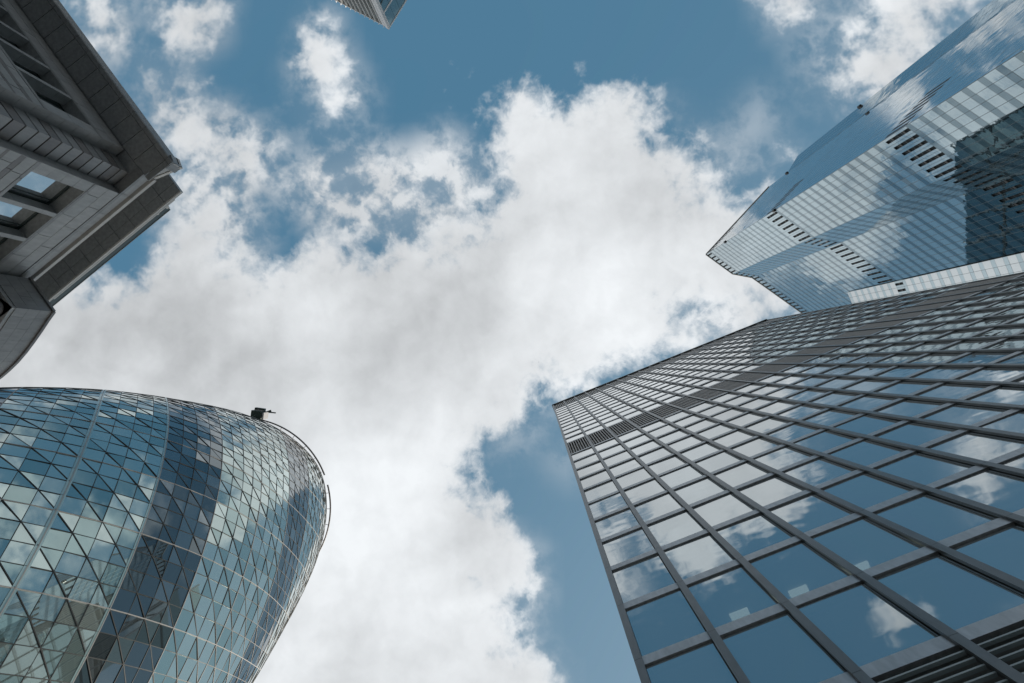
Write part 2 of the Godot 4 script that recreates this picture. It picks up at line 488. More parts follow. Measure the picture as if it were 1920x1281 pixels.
# ---------------------------------------------------------------- the dark framed office tower
func make_framed_tower() -> void:
	const BAY := 1.9323
	const FLOOR := 3.75
	var a := Vector3(2.476, 0, -7.395)
	var u := Vector3(0.92776653, 0, 0.37316118)
	var n := Vector3(-0.37316118, 0, 0.92776653)
	var wide := BAY * 20.0
	var t := thing("office_tower", "tall office tower with dark grey metal grid and wide mirrored windows, lower right", "tower", a)
	var f := Face.new(a, u, n)
	var rim := 0.10
	var roof := 116.4
	var low := 17.13            # middle of the lowest spandrel that shows glass on both sides
	# core, floors and ceilings behind the glass
	var s := Shape.new()
	Face.new(a, u, -n).box(s, 9.0, wide - 9.0, -EYE_Y, roof - 0.6, 9.0, wide - 9.0)
	put("core_wall", s.mesh(), M.core, t)
	var slab := Shape.new()
	Face.new(Vector3.ZERO, u, -n).box(slab, 0.25, wide - 0.25, -0.2 - EYE_Y, 0.2 - EYE_Y, 0.3, wide - 0.3)
	var slab_mesh := slab.mesh()
	for k in range(-4, 27):
		place("floor_slab", slab_mesh, M.slab, t, Transform3D(Basis(), a + Vector3(0, low + FLOOR * k + EYE_Y, 0)))
	s = Shape.new()
	Face.new(a, u, -n).box(s, 0.1, wide - 0.1, roof - 0.5, roof - 0.1, 0.1, wide - 0.1)
	put("roof", s.mesh(), M.slab, t)
	# which storeys are louvred
	var rows_of := []
	for k in range(-4, 27):
		var h := low + FLOOR * k
		var kind := "glass"
		if k <= -2:
			kind = "blades"
		elif k == 10 or k == 11:
			kind = "fins"
		if h + FLOOR > 107.5:
			kind = "fins"
		if h < roof - 2.0:
			rows_of.append([h, kind, k == 11 or k > 24])
	var pane_mesh := Shape.new()
	var flat := Face.new(Vector3.ZERO, u, n)
	flat.pane(pane_mesh, rim + 0.01, BAY - rim - 0.01, 0.27 - EYE_Y, FLOOR - 0.27 - EYE_Y, -0.03)
	var pane_shared := pane_mesh.mesh()
	var span := Shape.new()
	flat.box(span, rim - 0.03, BAY - rim + 0.03, -0.245 - EYE_Y, 0.215 - EYE_Y, -0.10, 0.028)
	flat.box(span, rim - 0.03, BAY - rim + 0.03, 0.225 - EYE_Y, 0.262 - EYE_Y, -0.10, 0.006)
	var span_shared := span.mesh()
	var fins := Shape.new()
	for i in 8:
		var w := (BAY - 2.0 * rim) / 8.0
		flat.box(fins, rim + w * (i + 0.3), rim + w * (i + 0.7), 0.03 - EYE_Y, FLOOR - 0.03 - EYE_Y, -0.06, 0.02)
	var fins_shared := fins.mesh()
	var rest := [Shape.new(), Shape.new(), Shape.new(), Shape.new(), Shape.new()]
	for fi in 4:
		var g := f
		match fi:
			1: g = Face.new(a + u * wide - n * wide, -u, -n)
			2: g = Face.new(a - n * wide, n, -u)
			3: g = Face.new(a + u * wide, -n, u)
		var count := {"pane": 0, "spandrel": 0, "fin": 0}
		var join := Shape.new()
		for r in rows_of:
			for b in 20:
				var at: Vector3 = g.at(b * BAY, r[0], 0.0)
				var seen: bool = fi == 0 and r[0] > 8.0
				if r[2]:
					pass
				elif seen and count.spandrel < 290:
					count.spandrel += 1
					place("spandrel", span_shared, M.spandrel_grey, t, Transform3D(Basis(), at))
				else:
					g.box(join, b * BAY + rim - 0.03, (b + 1) * BAY - rim + 0.03, r[0] - 0.245, r[0] + 0.215, -0.10, 0.028)
				if r[1] == "glass":
					if seen and count.pane < 290:
						count.pane += 1
						var centre: Vector3 = Vector3(0, FLOOR * 0.5, 0) + u * BAY * 0.5
						var tilt := Basis(Vector3.UP, rng.randfn(0, 0.0042)) * Basis(u, rng.randfn(0, 0.0042))
						place("window_pane", pane_shared, M.glass_office if rng.randf() < 0.6 else M.glass_office_b, t, Transform3D(tilt, at + centre - tilt * centre))
					else:
						var p: Shape = rest[0]
						var j := [rng.randfn(0, 0.0025), rng.randfn(0, 0.0025), rng.randfn(0, 0.0025)]
						p.quad(g.at(b * BAY + rim, r[0] + 0.25, j[0] - 0.03), g.at((b + 1) * BAY - rim, r[0] + 0.25, j[1] - 0.03), g.at((b + 1) * BAY - rim, r[0] + FLOOR - 0.25, j[1] + j[2] - 0.03), g.at(b * BAY + rim, r[0] + FLOOR - 0.25, j[0] + j[2] - 0.03), g.n)
				elif r[1] == "fins":
					var top: bool = r[0] + FLOOR > 107.5
					if fi == 0 and not top:
						place("louvre_panel", fins_shared, M.louvre_grey, t, Transform3D(Basis(), at))
					else:
						var w := (BAY - 2.0 * rim) / 6.0
						for i in 6:
							g.box(rest[1], b * BAY + rim + w * (i + 0.25), b * BAY + rim + w * (i + 0.75), r[0] + 0.01, minf(r[0] + FLOOR - 0.01, roof - 0.2), -0.06, 0.02)
					g.pane(rest[2], b * BAY + rim, (b + 1) * BAY - rim, r[0], minf(r[0] + FLOOR, roof), -2.2)
				else:
					for i in 12:
						var y: float = r[0] + 0.42 + 0.285 * i
						if y < r[0] + FLOOR - 0.3:
							g.box(rest[3], b * BAY + rim, (b + 1) * BAY - rim, y, y + 0.05, -0.06, 0.02)
					g.pane(rest[2], b * BAY + rim, (b + 1) * BAY - rim, r[0] + 0.2, r[0] + FLOOR - 0.2, -2.2)
		put("far_spandrels", join.mesh(), M.spandrel_grey, t, "", "stuff")
		# upright mullions, jointed at every storey: a web behind a wider flange
		for b in 21:
			var m := Shape.new()
			var web := Shape.new()
			var c := b * BAY
			for k in range(-4, 27):
				var y0 := low + FLOOR * k - 0.02
				var y1 := minf(low + FLOOR * (k + 1) - 0.032, roof)
				if y0 > roof - 0.5:
					continue
				g.box(m, c - 0.10, c + 0.10, y0, y1, 0.06, 0.105)
				g.box(m, c - 0.09, c + 0.09, y0, y1, 0.0, 0.04)
			g.box(web, c - 0.06, c + 0.06, -EYE_Y, roof - 0.05, -0.1, 0.10)
			var o := put("mullion", m.mesh(), M.mullion_grey, t)
			put("mullion_web", web.mesh(), M.mullion_grey, o)
		var cap := Shape.new()
		g.box(cap, -0.14, wide + 0.14, roof, roof + 0.35, -0.3, 0.22)
		put("roof_coping", cap.mesh(), M.mullion_grey, t)
	put("distant_panes", rest[0].mesh(), M.glass_office, t, "", "stuff")
	put("louvre_fins", rest[1].mesh(), M.louvre_grey, t, "", "stuff")
	put("plant_room_wall", rest[2].mesh(), M.render_wall, t, "", "stuff")
	put("louvre_blades", rest[3].mesh(), M.louvre_pale, t, "", "stuff")
	# three lit fittings in the ceiling of the lowest glazed storey in view
	for b in [1.44, 2.40, 3.39]:
		var l := Shape.new()
		f.box(l, b * BAY * 1.0 + 0.12, b * BAY + 0.68, low + FLOOR - 0.30, low + FLOOR - 0.22, -1.42, -1.22)
		put("ceiling_light", l.mesh(), M.light_panel, t)

# ---------------------------------------------------------------- the round tower of triangular panes
const RING0 := 77.0
const STEP := 4.15
const TURN := 15.35
var girth := [24.47, 24.73, 24.99, 25.25, 25.51, 25.76, 26.01, 26.25, 26.49, 26.72, 26.94, 27.16, 27.36, 27.55, 27.74, 27.91, 28.07, 28.22, 28.35, 28.47, 28.57, 28.67, 28.75, 28.82, 28.89, 28.94, 28.99, 29.02, 29.05, 29.08, 29.1, 29.11, 29.13, 29.13, 29.14, 29.14, 29.14, 29.13, 29.11, 29.08, 29.04, 28.98, 28.9, 28.81, 28.7, 28.56, 28.4, 28.22, 28.01, 27.78, 27.54, 27.28, 27.01, 26.72, 26.44, 26.15, 25.85, 25.56, 25.25, 24.94, 24.62, 24.29, 23.93, 23.56, 23.17, 22.75, 22.3, 21.83, 21.33, 20.8, 20.24, 19.65, 19.03, 18.38, 17.72, 17.03, 16.33, 15.61, 14.82, 13.95, 12.95, 11.81, 10.59, 9.45, 8.51]
var heart := Vector3(-65.70, 0, -32.26)

# corner (s, t) of the lattice: s counts the spirals that climb one way, t those that climb the other
func knot(s: int, t: int, out := 0.0) -> Vector3:
	var half := t - s
	var r: float = girth[clampi(half + 37, 0, 84)] + out
	var th := deg_to_rad(TURN + 2.5 * (s + t))
	return heart + Vector3(r * cos(th), RING0 + STEP * 0.5 * half + EYE_Y, r * sin(th))

func make_round_tower() -> void:
	var t := thing("round_tower", "bulging round tower clad in triangular and diamond glass panes, lower left", "tower", heart)
	const LOW := -36
	const HIGH := 42
	# floors and core
	var s := Shape.new()
	s.tube(heart, 9.0, 0.0, RING0 + STEP * 20, 24)
	put("core_wall", s.mesh(), M.core, t)
	for k in range(-17, 21):
		var d := Shape.new()
		d.tube(heart, girth[2 * k + 37] - 0.45, RING0 + STEP * k - 0.25 + EYE_Y, RING0 + STEP * k + 0.1 + EYE_Y, 48)
		put("floor_slab", d.mesh(), M.slab, t)
	# panes: whole diamonds, and diamonds cut in two by a ring
	var panes := []
	var eye := Vector3(0, EYE_Y, 0)
	for half in range(LOW, HIGH):
		for q in 72:
			# cell whose left corner is (a, b): b - a = half
			if posmod(half, 2) != 0 and q < 0:
				continue
			var a := q
			var b := q + half
			var l := knot(a, b)
			var r := knot(a + 1, b + 1)
			var top := knot(a, b + 1)
			var bot := knot(a + 1, b)
			var out := (l + r) * 0.5 - heart
			out.y = 0.0
			out = out.normalized()
			var band := posmod(a - 1, 12) < 4
			if posmod(half, 2) == 0:
				panes.append([[l, r, top], out, band])
				panes.append([[l, r, bot], out, band])
			else:
				panes.append([[l, top, r, bot], out, band])
	var best := []
	for i in panes.size():
		var p: Array = panes[i][0]
		var mid := Vector3.ZERO
		for c in p:
			mid += c / p.size()
		var to: Vector3 = mid - eye
		var k := to.y
		var x := to.x / k
		var z := to.z / k
		var facing: float = -to.normalized().dot(panes[i][1])
		if facing > 0.05 and x > -0.80 and z > -0.50:
			best.append([-facing / to.length_squared() * (2.0 if p.size() == 4 else 1.0), i])
	best.sort_custom(func(p, q): return p[0] < q[0] or (p[0] == q[0] and p[1] < q[1]))
	var own := {}
	for i in mini(295, best.size()):
		own[best[i][1]] = true
	var kinds := ["glass_clear", "glass_clear_b", "glass_tint", "glass_tint_b"]
	var rest := {}
	for k in kinds:
		rest[k] = Shape.new()
	for i in panes.size():
		var p: Array = panes[i][0]
		var out: Vector3 = panes[i][1]
		var mid := Vector3.ZERO
		for c in p:
			mid += c / p.size()
		var which: String = kinds[(2 if panes[i][2] else 0) + (1 if rng.randf() < 0.4 else 0)]
		var q := []
		for c in p:
			q.append(c + (mid - c).normalized() * 0.05 + out * clampf(rng.randfn(0, 0.020), -0.034, 0.034))
		if q.size() == 4:
			q[3] = q[0] + q[2] - q[1]
		var into: Shape = Shape.new() if own.has(i) else rest[which]
		if q.size() == 3:
			into.tri(q[0], q[1], q[2], out)
		else:
			into.quad(q[0], q[1], q[2], q[3], out)
		if own.has(i):
			put("glass_pane", into.mesh(), M[which], t)
	for k in kinds:
		put("upper_panes", rest[k].mesh(), M[k], t, "", "stuff")
	# glazing bars: every spiral and every ring is one bar
	for dir in 2:
		for q in 72:
			var line := Shape.new()
			var pale: bool = posmod(q, 4) == 1
			for half in range(LOW, HIGH + 1):
				var a: Vector3
				var b: Vector3
				if dir == 0:
					a = knot(q, q + half)
					b = knot(q, q + half + 1)
				else:
					a = knot(q - half, q)
					b = knot(q - half - 1, q)
				var out := (a + b) * 0.5 - heart
				out.y = 0.0
				out = out.normalized()
				line.bar(a, b, 0.085 if pale else 0.06, -0.06, 0.06 if pale else 0.042, out)
			put("spiral_mullion", line.mesh(), M.bar_pale if pale else M.bar_dark, t)
	for k in range(-18, 22):
		var ring := Shape.new()
		for q in 72:
			var a := knot(q - k, q + k)
			var b := knot(q + 1 - k, q + 1 + k)
			var out := (a + b) * 0.5 - heart
			out.y = 0.0
			ring.bar(a, b, 0.12, -0.06, 0.045, out.normalized())
		put("ring_transom", ring.mesh(), M.bar_dark, t)
	# pale printed strips beside the light wells
	for line in [[9, 0.0, 0.13], [9, -0.10, 0.0], [5, 0.0, 0.13], [21, 0.0, 0.13], [17, 0.0, 0.13]]:
		var strip := Shape.new()
		for half in range(LOW, HIGH - 1):
			var a0 := knot(line[0], line[0] + half, 0.012)
			var b0 := knot(line[0], line[0] + half + 1, 0.012)
			var a1 := knot(line[0] + 1, line[0] + half, 0.012)
			var b1 := knot(line[0] + 1, line[0] + half + 1, 0.012)
			var out := a0 - heart
			out.y = 0.0
			out = out.normalized() * 0.03
			strip.quad(a0.lerp(a1, line[1]) + out, a0.lerp(a1, line[2]) + out, b0.lerp(b1, line[2]) + out, b0.lerp(b1, line[1]) + out, out)
		put("printed_strip", strip.mesh(), M.frit, t)
	# lens on top
	s = Shape.new()
	var prof := [[164.0, 12.9], [168.0, 11.0], [172.0, 9.0], [176.0, 6.2], [178.6, 3.4], [179.8, 0.05]]
	for i in prof.size() - 1:
		for q in 36:
			var p0 := TAU * q / 36.0
			var p1 := TAU * (q + 1) / 36.0
			var pts := []
			for e in [[p0, i], [p1, i], [p1, i + 1], [p0, i + 1]]:
				pts.append(heart + Vector3(prof[e[1]][1] * cos(e[0]), prof[e[1]][0] + EYE_Y, prof[e[1]][1] * sin(e[0])))
			s.quad(pts[0], pts[1], pts[2], pts[3], Vector3(cos(p0), 0.6, sin(p0)))
	put("roof", s.mesh(), M.glass_tint, t)
	# two lengths of maintenance rail standing off the glass
	for span in [[21.5, 84.0], [-34.0, 15.0]]:
		var rail := Shape.new()
		var posts := []
		var y := 150.0 + EYE_Y
		var seg := int((span[1] - span[0]) / 2.5)
		for i in seg:
			var p0 := deg_to_rad(lerpf(span[0], span[1], float(i) / seg))
			var p1 := deg_to_rad(lerpf(span[0], span[1], float(i + 1) / seg))
			var a := heart + Vector3(19.75 * cos(p0), y, 19.75 * sin(p0))
			var b := heart + Vector3(19.75 * cos(p1), y, 19.75 * sin(p1))
			rail.bar(a, b, 0.35, -0.12, 0.12, Vector3((a + b).x * 0.5 - heart.x, 0, (a + b).z * 0.5 - heart.z).normalized())
			if i % 4 == 1:
				var o := (a - heart) * Vector3(1, 0, 1)
				var post := Shape.new()
				post.bar(a, a - o.normalized() * 1.5, 0.09, -0.045, 0.045, Vector3.UP)
				posts.append(post)
		var run := put("maintenance_rail", rail.mesh(), M.rail, t)
		for post in posts:
			put("rail_post", post.mesh(), M.rail, run)
	make_cleaning_machine()

func make_cleaning_machine() -> void:
	var th := deg_to_rad(82.5)
	var out := Vector3(cos(th), 0, sin(th))
	var side := Vector3(-sin(th), 0, cos(th))
	var at := heart + out * 20.4 + Vector3(0, 150.3 + EYE_Y, 0)
	var t := thing("cleaning_machine", "dark green cleaning machine with white jib post on the round tower's rail", "machine", at)
	var s := Shape.new()
	s.box(at - side * 1.1 - out * 0.9, side * 2.3, Vector3(0, 1.3, 0), out * 2.0)
	put("body", s.mesh(), M.machine_green, t)
	s = Shape.new()
	s.box(at - side * 1.0 - out * 0.5 + Vector3(0, 1.3, 0), side * 2.1, Vector3(0, 0.3, 0), out * 1.7)
	put("deck", s.mesh(), M.machine_white, t)
	s = Shape.new()
	s.box(at - side * 1.05 + out * 0.1 + Vector3(0, 1.6, 0), side * 2.2, Vector3(0, 1.0, 0), out * 1.5)
	put("cabin", s.mesh(), M.machine_green, t)
	s = Shape.new()
	s.box(at - side * 1.75 - out * 0.6, side * 0.32, Vector3(0, 2.6, 0), out * 1.5)
	put("jib_post", s.mesh(), M.machine_white, t)
	s = Shape.new()
	s.bar(at - side * 0.9 + out * 0.8 + Vector3(0, 2.72, 0), at - side * 3.3 + out * 0.9 + Vector3(0, 2.85, 0), 0.26, -0.12, 0.12, Vector3.UP)
	s.bar(at - side * 1.2 + out * 0.7 + Vector3(0, 2.6, 0), at - side * 2.1 + out * 1.2 + Vector3(0, 3.1, 0), 0.5, -0.2, 0.2, Vector3.UP)
	put("jib_arm", s.mesh(), M.machine_green, t)

# ---------------------------------------------------------------- the faceted glass tower and the block beside it
func clad(t: Node3D, f: Face, wide: float, cols: int, h0: float, h1: float, mats: Array, belts: Array, shades: Dictionary, first_cols: int) -> void:
	# mats: vision pane, spandrel band. belts: [h, storeys] of louvred storeys
	const FL := 4.1
	var w := wide / cols
	var level := h0
	var bar := Shape.new()
	var flush: bool = mats[0] == "glass_side" and mats[1] == "glass_side"
	for c in cols + 1:
		bar.box(f.at(c * w - 0.03, h0, -0.05), f.u * 0.06, Vector3(0, h1 - h0, 0), f.n * (0.052 if flush else 0.07))
	put("glazing_bars", bar.mesh(), M.glaze_line, t, "", "stuff")
	while level < h1 - 0.5:
		var top := minf(level + FL, h1)
		var vent := 0
		for b in belts:
			if level + 0.1 >= b[0] and level + 0.1 < b[0] + b[1] * FL:
				vent = b[2]
		for c in cols:
			var a0 := c * w + 0.035
			var a1 := (c + 1) * w - 0.035
			if vent > 0 and (vent == 1 or c < first_cols):
				var vs: Shape = shades.vent
				if flush:
					f.box(vs, a0 + w * 0.2, a1 - w * 0.25, level, top, -0.06, -0.02)
					f.box(shades.rim, a0, a0 + w * 0.2, level, top, -0.06, 0.0)
					f.box(shades.rim, a1 - w * 0.25, a1, level, top, -0.06, 0.0)
					continue
				f.box(vs, a0 + w * 0.28, a1 - w * 0.30, level, top, -0.45, -0.3)
				f.box(shades.rim, a0, a0 + w * 0.28, level, top, -0.3, 0.02)
				f.box(shades.rim, a1 - w * 0.30, a1, level, top, -0.3, 0.02)
				f.box(shades.brown, a0 + w * 0.28, a1 - w * 0.30, level + FL * 0.42, level + FL * 0.55, -0.3, -0.05)
				continue
			var split := level + (top - level) * 0.64
			var ja := rng.randfn(0, 0.0045)
			var jb := rng.randfn(0, 0.0045)
			var jc := rng.randfn(0, 0.006)
			var q := [f.at(a0, level, ja), f.at(a1, level, jb), f.at(a1, split, jb + jc), f.at(a0, split, ja + jc)]
			var mid: Vector3 = (q[0] + q[2]) * 0.5 - Vector3(0, EYE_Y, 0)
			var px := 1010.0 + 1280.0 * mid.x / mid.y
			var py := 679.0 - 1280.0 * mid.z / mid.y
			if shades.left > 0 and px < 1935.0 and py > -15.0 and mid.y < shades.cap:
				shades.left -= 1
				var one := Shape.new()
				one.quad(q[0], q[1], q[2], q[3], f.n)
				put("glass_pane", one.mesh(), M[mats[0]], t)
			else:
				shades[mats[0]].quad(q[0], q[1], q[2], q[3], f.n)
			var j2 := rng.randfn(0, 0.004)
			shades[mats[1]].quad(f.at(a0, split + 0.04, ja), f.at(a1, split + 0.04, jb), f.at(a1, top - 0.04, jb + j2), f.at(a0, top - 0.04, ja + j2), f.n)
		if not flush:
			f.box(shades.line, 0, wide, split_of(level, top) - 0.02, split_of(level, top) + 0.04, -0.06, 0.004)
		f.box(shades.line, 0, wide, top - 0.04, top, -0.06, 0.004)
		level = top

func split_of(a: float, b: float) -> float:
	return a + (b - a) * 0.64

func new_shades(count: int, cap: float) -> Dictionary:
	var d := {"left": count, "cap": cap, "bar": M.mullion_grey}
	for k in ["glass_sky", "glass_band", "glass_side", "glass_cloud_tint", "vent", "rim", "brown", "line"]:
		d[k] = Shape.new()
	return d

func finish_shades(t: Node3D, d: Dictionary) -> void:
	if not d.glass_sky.v.is_empty():
		put("vision_panes", d.glass_sky.mesh(), M.glass_sky, t, "", "stuff")
		put("spandrel_panes", d.glass_band.mesh(), M.glass_band, t, "", "stuff")
	if not d.glass_cloud_tint.v.is_empty():
		put("cloud_tinted_panes", d.glass_cloud_tint.mesh(), M.glass_cloud_tint, t, "", "stuff")  # panes whose colour is lifted to carry the white cloud reflection
	if not d.glass_side.v.is_empty():
		put("flank_panes", d.glass_side.mesh(), M.glass_side, t, "", "stuff")
	if not d.vent.v.is_empty():
		put("vent_slots", d.vent.mesh(), M.vent_dark, t, "", "stuff")
		put("vent_piers", d.rim.mesh(), M.glass_sky, t, "", "stuff")
		put("vent_blades", d.brown.mesh(), M.vent_brown, t, "", "stuff")
	put("transoms", d.line.mesh(), M.glaze_line, t, "", "stuff")

func make_faceted_tower() -> void:
	var v1 := Vector3(67.37, 0, 43.38)
	var v1b := Vector3(92.64, 0, 70.60)
	var v2 := Vector3(96.26, 0, 76.71)
	var v3 := Vector3(77.97, 0, 35.43)
	var v4 := Vector3(85.65, 0, 33.93)
	var v5 := Vector3(125.0, 0, 5.1)
	var roof := 276.4
	var t := thing("faceted_tower", "very tall faceted tower of pale blue mirrored glass with dark vent slots, upper right", "tower", v1)
	var d := new_shades(290, 175.0)
	var belts := [[196.0, 2, 1], [124.0, 2, 1], [268.0, 2, 1]]
	var flank := [[196.0, 2, 2], [124.0, 2, 2], [266.0, 3, 2]]
	# solid body inside the glass
	var s := Shape.new()
	var inner := func(p: Vector3) -> Vector2:
		var c := Vector3(118, 0, 52)
		var q := p + (c - p).normalized() * 1.3
		return Vector2(q.x, q.z)
	s.prism(PackedVector2Array([inner.call(v1), inner.call(v3), inner.call(v4), inner.call(v5), Vector2(165, 40), Vector2(140, 100), inner.call(v1b)]), 0.0, roof)
	put("core_wall", s.mesh(), M.core, t)
	var faces := [[v1b, v1, 20, roof, 1, flank], [v2, v1b, 4, 255.7, 1, []], [v1, v3, 7, roof, 0, belts], [v3, v4, 4, roof, 0, belts], [v4, v5, 26, roof, 0, belts]]
	for e in faces:
		var a: Vector3 = e[0]
		var b: Vector3 = e[1]
		var along := (b - a).normalized()
		var out := Vector3(-along.z, 0, along.x)
		if out.dot(-a) < 0.0:
			out = -out
		var f := Face.new(a, along, out)
		var side: bool = e[4] == 1
		if side:
			f = Face.new(b, -along, out)
		clad(t, f, a.distance_to(b), e[2], 8.0, e[3], ["glass_side", "glass_side"] if side else ["glass_sky", "glass_band"], e[5], d, 7)
	finish_shades(t, d)
	# lower shoulder behind the flank
	s = Shape.new()
	s.prism(PackedVector2Array([Vector2(93.2, 71.2), Vector2(96.9, 77.0), Vector2(140, 110), Vector2(140, 80)]), 0.0, 255.0)
	put("shoulder_wall", s.mesh(), M.core, t)
	s = Shape.new()
	for e in [[v1b, v1], [v1, v3], [v3, v4], [v4, v5]]:
		s.bar(e[0] + Vector3(0, roof + EYE_Y, 0), e[1] + Vector3(0, roof + EYE_Y, 0), 0.5, -0.1, 0.35, Vector3.UP)
	put("roof_coping", s.mesh(), M.bar_pale, t)
	# aircraft warning lamps on the upright edges
	for e in [[v1, 195.0], [v1b, 255.0], [v1, 246.0], [v2, 205.0]]:
		s = Shape.new()
		var p: Vector3 = e[0] - e[0].normalized() * 0.5
		s.tube(p, 0.45, e[1] + EYE_Y, e[1] + 1.3 + EYE_Y, 10)
		s.bar(p + Vector3(0, e[1] + EYE_Y + 0.3, 0), e[0] + Vector3(0, e[1] + EYE_Y + 0.3, 0), 0.25, -0.1, 0.1, Vector3.UP)
		put("warning_lamp", s.mesh(), M.lamp_dark, t)
	# the block at its foot
	var w := Vector3(100.5, 0, 22.75)
	var b := thing("glass_block", "white reflecting grid of glass panes rising between the dark framed tower and the faceted tower", "building", w)
	d = new_shades(240, 190.0)
	var along := Vector3(1.455, 0, -3.768).normalized()
	var f := Face.new(w, along, Vector3(-along.z, 0, along.x) if Vector3(-along.z, 0, along.x).dot(-w) > 0 else Vector3(along.z, 0, -along.x))
	clad(b, f, 30.0, 16, 8.0, 225.9, ["glass_cloud_tint", "glass_side"], [[190.0, 1, 2]], d, 2)
	finish_shades(b, d)
	s = Shape.new()
	var far := w + along * 30.0
	s.prism(PackedVector2Array([Vector2(w.x, w.z) * 1.008, Vector2(far.x, far.z) * 1.008, Vector2(far.x, far.z) * 1.15, Vector2(w.x, w.z) * 1.15]), 0.0, 225.7)
	put("core_wall", s.mesh(), M.glass_sky, b)

# the dark slab tower out of view behind the framed one; the faceted tower mirrors it
func make_mirrored_tower() -> void:
	var a := Vector3(60.0, 0, -29.6)
	var u := Vector3(0.948, 0, 0.318)
	var n := Vector3(-0.318, 0, 0.948)
	var t := thing("slab_tower", "dark glass slab tower hidden behind the framed tower, mirrored in the faceted tower", "tower", a)
	var f := Face.new(a, u, n)
	var s := Shape.new()
	f.box(s, 0.0, 55.0, -EYE_Y, 225.0, -26.0, -0.1)
	put("glazing", s.mesh(), M.glass_teal, t)
	for k in 13:
		s = Shape.new()
		f.box(s, -0.1, 55.1, 17.2 * k, 17.2 * k + 1.0, -26.1, 0.05)
		put("floor_band", s.mesh(), M.glass_green, t)
	for k in 8:
		s = Shape.new()
		f.box(s, 7.8 * k - 0.3, 7.8 * k + 0.3, -EYE_Y, 225.5, 0.06, 0.5)
		put("steel_column", s.mesh(), M.glaze_line, t)

# ---------------------------------------------------------------- the finned tower at the top of the view
func make_finned_tower() -> void:
	var tip := Vector3(-23.52, 0, 52.30)
	var t := thing("finned_tower", "tower corner with pale upright fins and teal glass between white edges, at the top", "tower", tip)
	const FL := 4.25
	var roof := 105.0
	var lu := (Vector3(-32.47, 0, 57.17) - Vector3(-24.48, 0, 52.83)).normalized()
	var ru := (Vector3(-20.67, 0, 56.93) - tip).normalized()
	var ln := Vector3(lu.z, 0, -lu.x)
	if ln.dot(-tip) < 0.0:
		ln = -ln
	var rn := Vector3(ru.z, 0, -ru.x)
	if rn.dot(-tip) < 0.0:
		rn = -rn
	var l := Face.new(Vector3(-24.48, 0, 52.83), lu, ln)
	var r := Face.new(tip, ru, rn)
	var s := Shape.new()
	s.prism(PackedVector2Array([Vector2(-24.3, 54.2), Vector2(-22.6, 55.2), Vector2(-8.0, 79.5), Vector2(-50.0, 96.0), Vector2(-62.0, 74.8)]), 0.0, roof - 0.6)
	put("core_wall", s.mesh(), M.core, t)
	for k in 44:
		var fin := Shape.new()
		l.box(fin, 0.15 + k * 0.86, 0.15 + k * 0.86 + 0.26, -EYE_Y, roof - 0.4, -0.45, 0.0)
		put("fin", fin.mesh(), M.fin_pale, t)
	s = Shape.new()
	l.pane(s, 0, 38, -EYE_Y, roof - 0.9, -1.0)
	put("louvre_back", s.mesh(), M.glaze_line, t)
	s = Shape.new()
	var k := 0
	while k < 44:
		l.box(s, 0.15 + k * 0.86 - 0.40, 0.15 + k * 0.86 - 0.34, roof - 0.35, roof - 0.05, -0.6, 0.14)
		k += 1
	l.box(s, 0, 38, roof - 0.62, roof - 0.42, -0.5, 0.04)
	put("roof_brackets", s.mesh(), M.fin_white, t, "", "stuff")
	s = Shape.new()
	l.box(s, -0.55, -0.1, -EYE_Y, roof - 0.5, -0.6, 0.05)
	put("end_pier", s.mesh(), M.fin_white, t)
	s = Shape.new()
	r.box(s, -0.05, 0.45, -EYE_Y, roof, -0.55, 0.06)
	put("corner_pier", s.mesh(), M.fin_white, t)
	for q in 25:
		var h := roof - FL * q
		s = Shape.new()
		r.box(s, 0.45, 32, h - 0.42, h, -0.3, 0.05)
		put("floor_edge", s.mesh(), M.fin_white, t)
		for c in 20:
			if q < 6 and c < 8:
				s = Shape.new()
				r.pane(s, 0.47 + c * 1.5, 0.47 + c * 1.5 + 1.46, h - FL, h - 0.24, rng.randfn(0, 0.004))
				put("glass_pane", s.mesh(), M.glass_teal, t)
	s = Shape.new()
	r.pane(s, 0.46, 32, -EYE_Y, roof - 0.3, -0.06)
	put("lower_glazing", s.mesh(), M.glass_teal, t)

# ---------------------------------------------------------------- the stone building
func joined_row(t: Node3D, called: String, f: Face, a0: float, a1: float, h0: float, h1: float, d0: float, d1: float, size: float, shift: float, mats: Array) -> void:
	var a := a0
	var b := a1 - fposmod(a1 - a0 - shift, size) if shift > 0.0 else a1
	var cuts := [a1]
	b = a1 - shift if shift > 0.0 else a1 - size
	while b > a0 + 0.05:
		cuts.append(b)
		b -= size
	cuts.append(a0)
	for i in cuts.size() - 1:
		var s := Shape.new()
		f.box(s, cuts[i + 1] + 0.010, cuts[i] - 0.010, h0 + 0.010, h1 - 0.010, d0, d1 + rng.randf_range(-0.004, 0.004))
		put(called, s.mesh(), M[mats[rng.randi() % mats.size()]], t)

